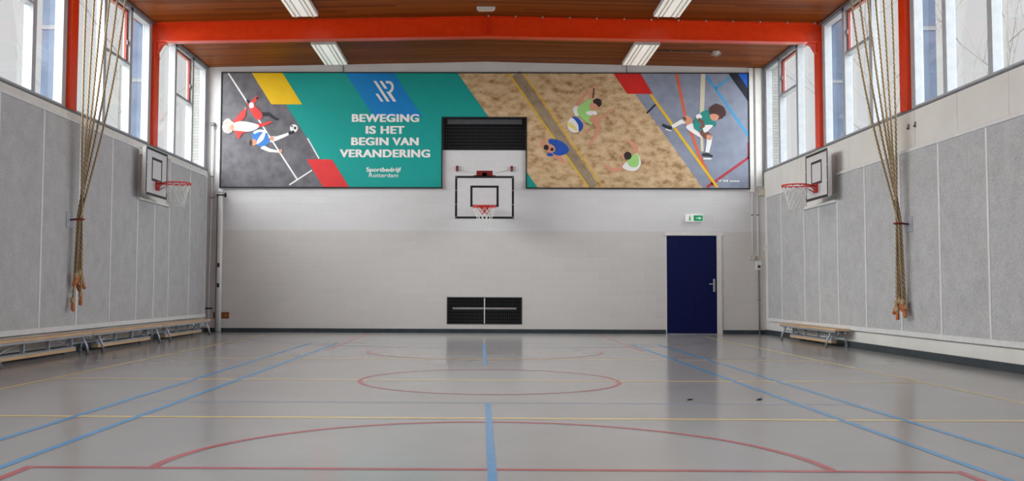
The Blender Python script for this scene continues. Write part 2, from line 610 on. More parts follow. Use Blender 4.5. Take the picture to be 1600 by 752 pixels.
# portal frames, windows and outside fins, bay by bay
COLS = [17.24 - 3.515 * k for k in range(6)]
def frame_at(y, k):
    root = bpy.data.objects.new('portal_frame', None)
    COL.objects.link(root)
    root['kind'] = 'structure'
    root.location = (0, y, SILL)
    def put(b, name, m, bev=0.0):
        o = b.build(name, root, m, bev)
        return o
    for X0, d in ((XL, 1), (XR, -1)):
        b = MB()
        x0, x1 = sorted((X0 - d * .10, X0 + d * .05))
        b.box(x0, x1, -.11, .11, .001, 5.50 - SILL)
        put(b, 'column', M['red_steel'], .006)
        b = MB()
        g = [(X0 + d * .05, 0, 5.50 - SILL), (X0 + d * .05, 0, 5.30 - SILL), (X0 + d * .09, 0, 5.36 - SILL), (X0 + d * .14, 0, 5.45 - SILL), (X0 + d * .24, 0, 5.505 - SILL)]
        b.prism(g, (0, -.06, 0), (0, .06, 0))
        put(b, 'haunch', M['red_steel'])
    zb0, zb1 = 5.495 - SILL, 5.605 - SILL
    def run(b, w, o0, o1, top=False):
        for (xa, xb, za, zb) in ((XL - .10, XM, zb0, zb1), (XM, XR + .10, zb1, zb0)):
            zt0, zt1 = zc(xa) - SILL, zc(xb) - SILL
            if top:
                lo0, lo1, hi0, hi1 = zt0 - .022, zt1 - .022, zt0 - .002, zt1 - .002
            else:
                lo0, lo1 = za + o0, zb + o0
                hi0, hi1 = (za + o1, zb + o1) if o1 else (zt0 - .02, zt1 - .02)
            b.hexa([(xa, -w, lo0), (xb, -w, lo1), (xb, w, lo1), (xa, w, lo0),
                    (xa, -w, hi0), (xb, -w, hi1), (xb, w, hi1), (xa, w, hi0)])
    b = MB(); run(b, .035, .016, 0); put(b, 'web', M['red_steel'])
    b = MB(); run(b, .10, 0, .018); put(b, 'bottom_flange', M['red_steel'])
    b = MB(); run(b, .10, 0, 0, True); put(b, 'top_flange', M['red_steel'])
    b = MB(); b.box(XM - .01, XM + .01, -.09, -.034, zb1 + .018, ZR - SILL - .024); put(b, 'stiffener', M['red_steel'])
    if k == 0:
        for i in range(13):
            x = .06 + i * .498
            b = MB(); b.cyl((x, -.135, zc(x) - SILL - .03), (x, -.135, zc(x) - SILL - .002), .017, 8)
            put(b, 'bolt', M['steel'])
for k, y in enumerate(COLS):
    frame_at(y, k)

def window(n, side, y0, y1):
    """one bay between two columns: three lights, the middle one with an opening sash on top"""
    X0, d = (XL, 1) if side == 'left' else (XR, -1)
    zt = ZE - .03
    xa, xb = X0 - d * .15, X0 - d * .02
    def fb(b, ya, yb, za, zb, wa=xa, wb=xb):
        b.box(min(wa, wb), max(wa, wb), ya, yb, za, zb)
    b = MB()
    L = y1 - y0
    m1a, m1b = y0 + L * .338, y0 + L * .338 + .11
    m2a, m2b = y0 + L * .680, y0 + L * .680 + .11
    fb(b, y0, y0 + .09, SILL, zt); fb(b, y1 - .13, y1, SILL, zt)
    fb(b, m1a, m1b, SILL + .05, zt); fb(b, m2a, m2b, SILL + .05, zt)
    fb(b, y0 + .09, y1 - .13, SILL, SILL + .05); fb(b, y0 + .09, y1 - .13, zt - .06, zt)
    bar = 4.83 if side == 'left' else 5.03
    fb(b, m1b, m2a, bar - .04, bar)
    root = b.build('window_%d' % n, None, M['frame'], 0.004, 'structure')
    b = MB()
    xg0, xg1 = X0 - d * .125, X0 - d * .117
    def pane(ya, yb, za, zb):
        q = MB(); q.box(min(xg0, xg1), max(xg0, xg1), ya, yb, za, zb)
        q.build('glass_pane', root, M['glass'])
    pane(y0 + .09, m1a, SILL + .05, zt - .06)
    pane(m2b, y1 - .13, SILL + .05, zt - .06)
    pane(m1b, m2a, SILL + .05, bar - .04)
    # opening sash: dull red frame with a grey inner edge
    s0, s1 = X0 - d * .12, X0 - d * .075
    b = MB()
    fb(b, m1b, m1b + .035, bar + .002, zt - .062, s0, s1); fb(b, m2a - .035, m2a, bar + .002, zt - .062, s0, s1)
    fb(b, m1b + .035, m2a - .035, zt - .097, zt - .062, s0, s1)
    fr = b.build('opening_sash', root, M['sash_red'], 0.003)
    b = MB(); fb(b, m1b + .035, m2a - .035, bar + .002, bar + .05, s0, s1); b.build('sash_rail', fr, M['grey_edge'], .003)
    q = MB(); q.box(min(xg0, xg1), max(xg0, xg1), m1b + .035, m2a - .035, bar + .05, zt - .097); q.build('glass_pane', root, M['glass'])
    hx = X0 - d * .05
    q = MB(); q.box(min(s1, hx), max(s1, hx), m2a - .04, m2a - .01, bar + .32, bar + .40)
    q.build('sash_catch', fr, M['grey_edge'])

n = 1
edges = [YB - .005] + COLS + [YF]
for i in range(len(edges) - 1):
    y1 = edges[i] - (.11 if i else 0)
    y0 = edges[i + 1] + (.11 if i < len(COLS) else 0)
    if y1 - y0 < 1.4:
        for X0, d in ((XL, 1), (XR, -1)):
            xa, xb = sorted((X0 - d * .02, X0 - d * .15))
            boxo('trim_%d' % n, (xa, xb, y0, y1, SILL, ZE - .03), M['frame'], kind='structure'); n += 1
        continue
    for side in ('left', 'right'):
        window(n, side, y0, y1); n += 1
for X0, d, nm in ((XL, 1, 'left'), (XR, -1, 'right')):
    x0, x1 = sorted((X0 - d * .17, X0 + d * .02))
    boxo('trim_ceiling_' + nm, (x0, x1, YF, YB, ZE - .03, ZE - .008), M['grey_edge'], kind='structure')
    for y in COLS:
        xa, xb = sorted((X0 - d * .16, X0 - d * .40))
        f = boxo('exterior_fin', (xa, xb, y - .10, y + .10, 3.0, 6.3), M['fin'], kind='structure')
        b = MB(); b.box(min(xa, xb) - .01, max(xa, xb) + .01, y - .11, y + .11, 4.74, 4.80); b.build('fin_band', f, M['grey_edge'])
    xa, xb = sorted((X0 - d * .16, X0 - d * .46))
    boxo('exterior_brick_pier', (xa, xb, YB - .12, YB + .3, 3.0, 6.3), M['brick'], kind='structure')

# door
dl = MB().box(DOOR[0] + .022, DOOR[1] - .105, YB + .02, YB + .07, .012, DOOR[3] - .075).build('door_1', None, M['navy'], .003, 'structure')
b = MB(); b.box(5.005, 5.05, YB + .008, YB + .02, .92, 1.20); pl = b.build('lock_plate', dl, M['steel'], .003)
b = MB(); b.tube([(5.03, YB + .012, 1.09), (5.03, YB - .045, 1.09), (5.015, YB - .055, 1.09), (4.91, YB - .055, 1.088)], .0115, 10)
b.build('door_handle', dl, M['steel'])
b = MB(); b.cyl((5.028, YB + .0, .97), (5.028, YB + .012, .97), .013, 12); b.build('lock_cylinder', dl, M['steel'])
b = MB()
b.box(DOOR[1] - .10, DOOR[1], YB - .02, YB + .1, 0, DOOR[3] - .07)
b.box(DOOR[0], DOOR[0] + .02, YB - .005, YB + .1, 0, DOOR[3] - .07)
b.box(DOOR[0] - .02, DOOR[1] + .04, YB - .02, YB + .1, DOOR[3] - .07, DOOR[3])
b.build('door_frame', None, M['white'], .003, 'structure')
boxo('door_threshold', (DOOR[0] + .02, DOOR[1] - .1, YB - .02, YB + .1, .0005, .010), M['steel'], kind='structure')
boxo('door_backing', (DOOR[0], DOOR[1], YB + .12, YB + .3, 0, DOOR[3]), M['dark'], kind='structure')

# ------------------------------------------------------------------ vents
def vent(name, label, box, depth, rod):
    x0, x1, z0, z1 = box
    root = thing(name, label, 'vent', ((x0 + x1) / 2, YB, z0))
    X, Z = (x1 - x0) / 2 - .002, z1 - z0 - .002
    b = MB()
    b.box(-X, X, depth - .01, depth, .002, Z)
    b.box(-X, -X + .006, .012, depth - .01, .002, Z); b.box(X - .006, X, .012, depth - .01, .002, Z)
    b.box(-X, X, .012, depth - .01, .002, .008); b.box(-X, X, .012, depth - .01, Z - .006, Z)
    b.build('shaft', root, M['dark'])
    b = MB()
    for (a, c, e, g) in ((-X, X, .002, .022), (-X, X, Z - .02, Z), (-X, -X + .02, .022, Z - .02), (X - .02, X, .022, Z - .02)):
        b.box(a, c, -.008, .012, e, g)
    b.build('vent_frame', root, M['wire'], .002)
    b = MB()
    nx = int(2 * X / .042)
    for i in range(1, nx):
        x = -X + 2 * X * i / nx
        b.box(x - .0028, x + .0028, 0, .006, .02, Z - .02)
    nz = int(Z / .07)
    for j in range(1, nz):
        z = Z * j / nz
        b.box(-X + .02, X - .02, .006, .012, z - .003, z + .003)
    b.build('wire_grid', root, M['wire'])
    if rod:
        b = MB(); b.box(-.012, .012, -.010, -.001, .02, Z - .02); b.build('centre_bar', root, M['alu'])
        b = MB(); b.tube([(-X + .12, .10, Z * .58), (X - .12, .10, Z * .58)], .02, 8); b.build('inner_pipe', root, M['alu'])
    else:
        b = MB(); b.box(-X + .1, X - .1, .05, .07, Z - .13, Z - .03); b.build('inner_lintel', root, M['grey_edge'])
    return root
vent('vent_grille', 'dark wire floor-level vent grille in the white wall, with a bright centre bar', VLO, .28, True)
vent('vent_grille', 'dark wire vent high in the notch of the mural above the middle basket', VUP, .28, False)

# ------------------------------------------------------------------ mural
ML, MR, MT, MBt = -5.797, 5.799, 5.717, 3.187
NX0, NX1, NZ = -.937, .937, 4.745
def art(px, py):                # artboard units to the wall
    return (ML + (px - 346.3) / 822.9 * (MR - ML), MT - (py - 114.7) / 178.4 * (MT - MBt))
mural = thing('wall_mural', 'long printed sports mural with white slogan across the back wall', 'mural', (0, YB, MBt))
YM = -.04
def art_poly(b, pts, layer, m):
    b.use(m)
    b.face([(art(*p)[0], YM - .001 - .0012 * layer, art(*p)[1] - MBt) for p in pts])
def smooth(pts, n=5):
    out = []
    k = len(pts)
    for i in range(k):
        p0, p1, p2, p3 = pts[i - 1], pts[i], pts[(i + 1) % k], pts[(i + 2) % k]
        for j in range(n):
            t = j / n
            out.append(tuple(.5 * (2 * p1[a] + (p2[a] - p0[a]) * t + (2 * p0[a] - 5 * p1[a] + 4 * p2[a] - p3[a]) * t * t
                                   + (3 * p1[a] - p0[a] - 3 * p2[a] + p3[a]) * t ** 3) for a in (0, 1)))
    return out
def blob(cx, cy, rx, ry, n=18, jag=0.0, seed=1):
    g = random.Random(seed)
    return [(cx + rx * (1 + g.uniform(-jag, jag)) * math.cos(2 * math.pi * i / n), cy + ry * (1 + g.uniform(-jag, jag)) * math.sin(2 * math.pi * i / n)) for i in range(n)]
def limb(pts, ws):              # tapered limb along a polyline as one outline
    L, R_ = [], []
    k = len(pts)
    for i in range(k):
        a, c = pts[max(i - 1, 0)], pts[min(i + 1, k - 1)]
        dx, dy = c[0] - a[0], c[1] - a[1]
        q = math.hypot(dx, dy) or 1
        w = ws[i] / 2
        L.append((pts[i][0] - dy / q * w, pts[i][1] + dx / q * w))
        R_.append((pts[i][0] + dy / q * w, pts[i][1] - dx / q * w))
    return L + R_[::-1]
# board behind the print
b = MB()
for (x0, x1, z0, z1) in ((ML, NX0, MBt, NZ), (NX1, MR, MBt, NZ), (ML, MR, NZ, MT)):
    b.box(x0, x1, YM, -.002, z0 - MBt, z1 - MBt)
b.build('mural_board', mural, P['teal'])
# black edge profile
b = MB()
t = .022
for (x0, x1, z0, z1) in ((ML - t, MR + t, MT, MT + t), (ML - t, ML, MBt - t, MT), (MR, MR + t, MBt - t, MT),
                         (ML, NX0 + t, MBt - t, MBt), (NX1 - t, MR, MBt - t, MBt), (NX0, NX0 + t, MBt, NZ), (NX1 - t, NX1, MBt, NZ), (NX0, NX1, NZ - t, NZ)):
    b.box(x0, x1, YM - .014, -.001, z0 - MBt, z1 - MBt)
b.build('mural_frame', mural, M['black'])
def field(name, polys, layer, m):
    b = MB()
    for p in polys:
        art_poly(b, p, layer, m)
    return b.build(name, mural)
TOPY, BOTY = 114.7, 293.1
field('asphalt_field', [[(346.3, TOPY), (393.5, TOPY), (446.5, 164), (481, 217), (530, BOTY), (346.3, BOTY)]], 0, P['asphalt'])
field('yellow_block', [[(392.5, TOPY), (441, TOPY), (472.4, 164), (424, 164)]], 2, P['yellow'])
field('red_block', [[(480.4, 250), (520, 250), (547.5, BOTY), (507, BOTY)]], 2, P['red'])
field('blue_block', [[(540, TOPY), (616, TOPY), (661, 183.5), (585.5, 183.5)]], 1, P['blue'])
field('sand_field', [[(716, TOPY), (961, TOPY), (982, 146.5), (993.5, 146.5), (1097.3, BOTY), (841, BOTY), (822.9, 267.5), (822.9, 183), (764.5, 183)]], 0, M['sand'])
field('red_block', [[(959.5, TOPY), (1002, TOPY), (1020.5, 146.5), (981, 146.5)]], 2, P['bright_red'])
field('gym_field', [[(1001, TOPY), (1169.2, TOPY), (1169.2, BOTY), (1097.3, BOTY), (992, 145)]], 0, P['gym_grey'])
field('corner_block', [[(1139, TOPY), (1154, TOPY), (1169.2, 138), (1169.2, 158)]], 2, P['navy'])
field('corner_block', [[(1153.5, TOPY), (1169.2, TOPY), (1169.2, 138.5)]], 1, P['corner_blue'])
def line(name, segs, layer, m):
    b = MB()
    for pts, w in segs:
        art_poly(b, limb(pts, [w] * len(pts)), layer, m)
    return b.build(name, mural)
line('printed_line', [([(355.5, 115), (466, 281)], 2.4), ([(454, 290), (489, 267)], 2.2), ([(481.5, 217), (500, 249)], 2.0)], 1, P['white'])
line('printed_net', [([(807.5, 115), (929, 292)], 15)], 1, P['net_grey'])
line('printed_net_tape', [([(795.5, 115), (920, 292.5)], 2.6), ([(819.7, 115), (937, 284), (942, 292)], 2.0)], 2, P['line_yellow'])
line('printed_line', [([(1058, 115), (1071, 181), (1093, 244), (1114, 289)], 4.2)], 1, P['line_orange'])
line('printed_line', [([(1017, 147), (1120, 292)], 4.2)], 2, P['line_yellow'])
line('printed_line', [([(1104, 117), (1168.5, 211)], 3.6), ([(1118.5, 138), (1141, 121)], 3.2)], 1, P['line_sky'])
line('printed_line', [([(1103.5, 292), (1169, 245.5)], 4.0), ([(1168, 222), (1168, 247)], 1.8)], 1, P['line_red'])
line('printed_line', [([(1011, 177), (1025, 163)], 3.0)], 1, P['navy'])
line('printed_rope', [([(1099.5, 115), (1098, 150), (1096.5, 186), (1095.5, 200)], 7), ([(1096, 205), (1097, 236)], 4.5)], 3, P['rope'])

def figure(name, shapes, label=None):
    b = MB()
    for i, (pts, m) in enumerate(shapes):
        art_poly(b, pts, 4 + i * .5, P[m])
    o = b.build(name, mural)
    if label:
        o['label'] = label
    return o
def A1(pts):
    return [(p[0] / 3.76 + 340, p[1] / 3.76 + 100) for p in pts]
def A2(pts):
    return [(p[0] / 3.96 + 820, p[1] / 3.96 + 110) for p in pts]
def A3(pts):
    return [(p[0] / 3.96 + 1010, p[1] / 3.96 + 110) for p in pts]
def LA(f, pts, ws, k):
    return limb(f(pts), [w / k for w in ws])
figure('printed_player', [
    (LA(A1, [(262, 300), (305, 300), (345, 328), (362, 330)], [26, 22, 14, 12], 3.76), 'shoe'),
    (LA(A1, [(200, 235), (222, 212), (234, 192)], [24, 20, 12], 3.76), 'shirt_red'),
    (LA(A1, [(228, 200), (238, 208)], [14, 12], 3.76), 'shoe'),
    (smooth(A1([(172, 225), (200, 218), (222, 250), (258, 288), (264, 318), (236, 333), (208, 305), (184, 262)])), 'shirt_red'),
    (smooth(A1([(186, 232), (208, 232), (212, 258), (190, 262)])), 'white'),
    (LA(A1, [(172, 215), (190, 232)], [16, 18], 3.76), 'shoe'),
    (LA(A1, [(230, 370), (285, 356), (322, 344)], [26, 18, 9], 3.76), 'shirt_red'),
    (smooth(A1([(82, 352), (110, 318), (150, 276), (168, 262), (168, 290), (158, 322), (125, 348), (96, 364)])), 'shirt_red'),
    (smooth(A1([(88, 390), (120, 392), (180, 388), (206, 396), (150, 412), (132, 440), (118, 440), (108, 412)])), 'shirt_red'),
    (smooth(A1([(86, 362), (120, 344), (170, 344), (240, 362), (236, 384), (190, 402), (130, 398), (92, 392)])), 'white'),
    (LA(A1, [(160, 268), (168, 262)], [12, 10], 3.76), 'skin'),
    (blob(*A1([(64, 372)])[0], 9.0, 11.5, 22, .12, 3), 'hair_white'),
    (blob(*A1([(88, 378)])[0], 3.0, 4.5, 14), 'skin'),
], 'printed footballer in red and white seen from above')
figure('printed_player', [
    (LA(A1, [(300, 448), (350, 442), (395, 425), (425, 412)], [40, 24, 18, 14], 3.76), 'white'),
    (LA(A1, [(310, 440), (335, 446)], [24, 20], 3.76), 'skin'),
    (LA(A1, [(420, 412), (455, 404)], [20, 16], 3.76), 'shoe'),
    (LA(A1, [(262, 490), (310, 512), (365, 520)], [26, 20, 12], 3.76), 'white'),
    (blob(*A1([(376, 516)])[0], 2.4, 3.2, 12), 'skin'),
    (smooth(A1([(204, 412), (230, 392), (285, 396), (300, 430), (312, 458), (292, 480), (250, 490), (222, 470), (206, 442)])), 'shirt_blue'),
    (smooth(A1([(215, 402), (250, 390), (290, 398), (292, 410), (250, 404), (220, 416)])), 'white'),
    (smooth(A1([(268, 410), (284, 410), (272, 448), (248, 470), (232, 474), (240, 448)])), 'white'),
    (blob(*A1([(214, 466)])[0], 5.6, 5.2, 18), 'skin'),
    (smooth(A1([(190, 460), (200, 448), (208, 462), (205, 486), (192, 480)])), 'hair_brown'),
], 'printed footballer in blue and white reaching for the ball')
figure('printed_football', [
    (blob(*A1([(451, 382)])[0], 6.2, 6.2, 24), 'white'),
    (blob(*A1([(458, 380)])[0], 2.4, 2.4, 5), 'shoe'),
    (blob(*A1([(440, 370)])[0], 1.5, 1.5, 5), 'shoe'),
    (blob(*A1([(446, 398)])[0], 1.5, 1.3, 5), 'shoe')])
figure('printed_player', [
    (LA(A2, [(318, 218), (350, 178), (395, 130), (405, 118)], [26, 22, 15, 10], 3.96), 'skin'),
    (LA(A2, [(412, 185), (420, 130), (438, 96), (462, 86)], [24, 22, 16, 12], 3.96), 'skin'),
    (LA(A2, [(425, 170), (432, 110)], [10, 8], 3.96), 'hair_brown'),
    (smooth(A2([(302, 238), (325, 220), (345, 240), (350, 275), (320, 282), (306, 262)])), 'white'),
    (smooth(A2([(328, 240), (370, 200), (412, 178), (432, 210), (446, 250), (448, 274), (410, 272), (420, 330), (398, 328), (345, 288)])), 'shirt_green'),
    (smooth(A2([(385, 255), (440, 252), (448, 274), (412, 278), (388, 272)])), 'white'),
    (LA(A2, [(410, 290), (450, 318), (458, 365), (432, 420), (408, 458)], [46, 40, 26, 18, 14], 3.96), 'skin'),
    (LA(A2, [(440, 305), (490, 285), (528, 256), (548, 248)], [22, 18, 12, 8], 3.96), 'skin'),
    (blob(*A2([(430, 222)])[0], 6.8, 7.2, 18), 'skin'),
    (smooth(A2([(425, 190), (445, 174), (472, 182), (478, 208), (462, 228), (448, 212), (432, 204)])), 'hair_dark'),
], 'printed beach volleyball player in a green shirt diving')
figure('printed_volleyball', [
    (blob(*A2([(314, 337)])[0], 12.0, 12.2, 26), 'white'),
    (smooth(A2([(292, 288), (330, 292), (362, 330), (360, 362), (338, 380), (334, 340), (312, 306)])), 'deep_blue'),
    (smooth(A2([(272, 322), (300, 332), (326, 362), (322, 376), (296, 358), (270, 344)])), 'ball_yellow')])
figure('printed_player', [
    (LA(A2, [(118, 470), (112, 445), (140, 430)], [26, 24, 18], 3.96), 'skin'),
    (LA(A2, [(170, 510), (215, 540), (250, 572)], [40, 34, 20], 3.96), 'skin'),
    (smooth(A2([(150, 432), (185, 426), (240, 446), (276, 486), (262, 514), (215, 528), (175, 512), (160, 470)])), 'deep_blue'),
    (smooth(A2([(140, 515), (165, 508), (180, 528), (150, 532)])), 'deep_blue'),
    (smooth(A2([(120, 462), (150, 454), (185, 470), (190, 498), (160, 512), (128, 492)])), 'skin'),
    (blob(*A2([(136, 478)])[0], 4.2, 4.4, 16, .1), 'hair_dark'),
    (blob(*A2([(172, 490)])[0], 2.6, 2.6, 12), 'hair_dark'),
], 'printed beach volleyball player in blue behind the yellow net tape')
figure('printed_player', [
    (LA(A2, [(620, 580), (575, 618), (535, 612), (486, 580)], [34, 28, 24, 14], 3.96), 'skin'),
    (LA(A2, [(680, 510), (690, 480), (662, 452), (638, 428)], [36, 30, 22, 14], 3.96), 'skin'),
    (smooth(A2([(640, 560), (690, 512), (712, 540), (718, 580), (690, 618), (640, 618), (606, 600), (620, 575)])), 'white'),
    (smooth(A2([(640, 555), (690, 515), (708, 545), (700, 590), (665, 598), (640, 580)])), 'shirt_green'),
    (blob(*A2([(612, 530)])[0], 3.6, 5.0, 14), 'skin'),
    (blob(*A2([(638, 528)])[0], 6.0, 6.2, 18), 'hair_dark'),
], 'printed beach volleyball player in green crouching')
figure('printed_player', [
    (LA(A3, [(250, 310), (215, 318), (160, 348)], [34, 26, 20], 3.96), 'white'),
    (LA(A3, [(100, 335), (130, 350), (158, 358)], [16, 22, 20], 3.96), 'shoe'),
    (LA(A3, [(120, 362), (155, 374)], [8, 6], 3.96), 'white'),
    (smooth(A3([(226, 290), (252, 280), (282, 300), (284, 340), (256, 352), (240, 320)])), 'skin'),
    (smooth(A3([(226, 288), (246, 290), (246, 308), (230, 310)])), 'dark_skin'),
    (smooth(A3([(244, 350), (290, 328), (310, 370), (345, 400), (330, 412), (285, 385)])), 'white'),
    (smooth(A3([(330, 388), (350, 368), (395, 390), (402, 416), (372, 424), (345, 408)])), 'dark_skin'),
    (LA(A3, [(390, 408), (386, 450), (374, 506)], [34, 30, 24], 3.96), 'white'),
    (smooth(A3([(372, 400), (398, 400), (402, 424), (378, 428)])), 'skin'),
    (LA(A3, [(345, 520), (375, 520), (408, 530)], [20, 22, 12], 3.96), 'shoe'),
    (LA(A3, [(350, 545), (400, 545)], [10, 8], 3.96), 'white'),
    (smooth(A3([(292, 320), (312, 290), (350, 252), (385, 248), (400, 290), (428, 320), (425, 345), (370, 352), (335, 372), (298, 362)])), 'jersey'),
    (smooth(A3([(306, 280), (330, 268), (345, 290), (318, 300)])), 'white'),
    (smooth(A3([(356, 340), (410, 338), (392, 362), (362, 384), (350, 366)])), 'white'),
    (LA(A3, [(320, 300), (345, 318), (352, 345), (330, 358)], [22, 22, 22, 16], 3.96), 'dark_skin'),
    (blob(*A3([(440, 256)])[0], 13.0, 12.4, 26, .08, 5), 'hair_brown'),
    (smooth(A3([(392, 276), (420, 268), (448, 282), (436, 306), (406, 308)])), 'skin'),
], 'printed child with dark curly hair swinging on a rope')
# logo of three strokes and an R-like hook
def A4(pts):
    return [(p[0] / 12.53 + 570, p[1] / 12.53 + 110) for p in pts]
b = MB()
for q in ([(172, 212), (228, 212), (500, 618), (440, 618)], [(290, 212), (345, 212), (452, 366), (395, 366)], [(218, 464), (268, 464), (378, 618), (322, 618)]):
    art_poly(b, A4(q), 3, P['white'])
mid = [(415, 235), (470, 237)] + [(478 + 72 * math.sin(math.radians(a)), 333 - 96 * math.cos(math.radians(a))) for a in range(15, 151, 15)] + [(490, 428)]
art_poly(b, A4(limb(mid, [48] * len(mid))), 3, P['white'])
art_poly(b, A4([(428, 425), (500, 425), (628, 618), (566, 618)]), 3.3, P['white'])
b.build('printed_logo', mural)
b = MB()
art_poly(b, [(1120, 279), (1123, 281.5), (1128, 279), (1124, 283.5)], 3, P['white'])
b.build('printed_mark', mural)
b = MB()
for i, (x0, x1) in enumerate(((1129, 1131), (1132, 1133), (1134, 1136.4), (1139.5, 1141.5), (1142.2, 1144), (1144.8, 1146.6), (1147.4, 1149.2), (1150, 1151.6), (1152.4, 1154))):
    h = 280.2 if i < 3 else 281
    if i == 3:
        b.build('printed_mark', mural)
        b = MB()
    art_poly(b, [(x0, h), (x1, h), (x1, 283.5), (x0, 283.5)], 3, P['white'])
b.build('printed_mark', mural)
def text(name, s, px0, px1, pyb, cap, bold, extra=0.0, layer=3):
    """lettering in the built-in face, thickened by an outline offset and by a second, slightly shifted set"""
    c = bpy.data.curves.new('txt', 'FONT')
    c.body = s
    c.size = 1.0
    c.offset = bold
    c.space_character = 1.0 + 1.2 * bold + extra * .9
    c.fill_mode = 'FRONT'
    o = bpy.data.objects.new('txt', c)
    COL.objects.link(o)
    dg = bpy.context.evaluated_depsgraph_get()
    me = bpy.data.meshes.new_from_object(o.evaluated_get(dg))
    bpy.data.objects.remove(o)
    cs = [v.co.copy() for v in me.vertices]
    fs = [list(p.vertices) for p in me.polygons]
    bpy.data.meshes.remove(me)
    x0, x1 = min(v.x for v in cs), max(v.x for v in cs) + extra
    H = 0.729
    wx0, wz = art(px0, pyb)
    wx1, _ = art(px1, pyb)
    kx = (wx1 - wx0) / (x1 - x0)
    kz = cap / 178.4 * (MT - MBt) / (H + 2 * bold)
    shifts = [0.0] if not extra else [0.0, extra * .5, extra]
    V, F = [], []
    for q, dx in enumerate(shifts):
        n0 = len(V)
        V += [(wx0 + (v.x + dx - x0) * kx, YM - .001 - .0012 * layer - .0003 * q, wz - MBt + (v.y + bold) * kz) for v in cs]
        F += [[i + n0 for i in f] for f in fs]
    m2 = bpy.data.meshes.new(name)
    m2.from_pydata(V, [], F)
    m2.materials.append(P['white'])
    to = bpy.data.objects.new(name, m2)
    COL.objects.link(to)
    to.parent = mural
    return to
text('slogan_text', 'BEWEGING', 550.5, 656, 191.3, 12.9, .022, .06)
text('slogan_text', 'IS', 572.3, 588.6, 209.8, 12.9, .022, .06)
text('slogan_text', 'HET', 595.7, 633.3, 209.8, 12.9, .022, .06)
text('slogan_text', 'BEGIN', 550, 608.5, 227.8, 12.9, .022, .06)
text('slogan_text', 'VAN', 614.2, 655.5, 227.8, 12.9, .022, .06)
text('slogan_text', 'VERANDERING', 532, 673.5, 246.6, 12.9, .022, .06)
text('owner_text', 'Sportbedrijf', 574, 628.4, 269.0, 7.0, .012, .05)
text('owner_text', 'Rotterdam', 578.5, 623.8, 277.6, 6.6, .010)

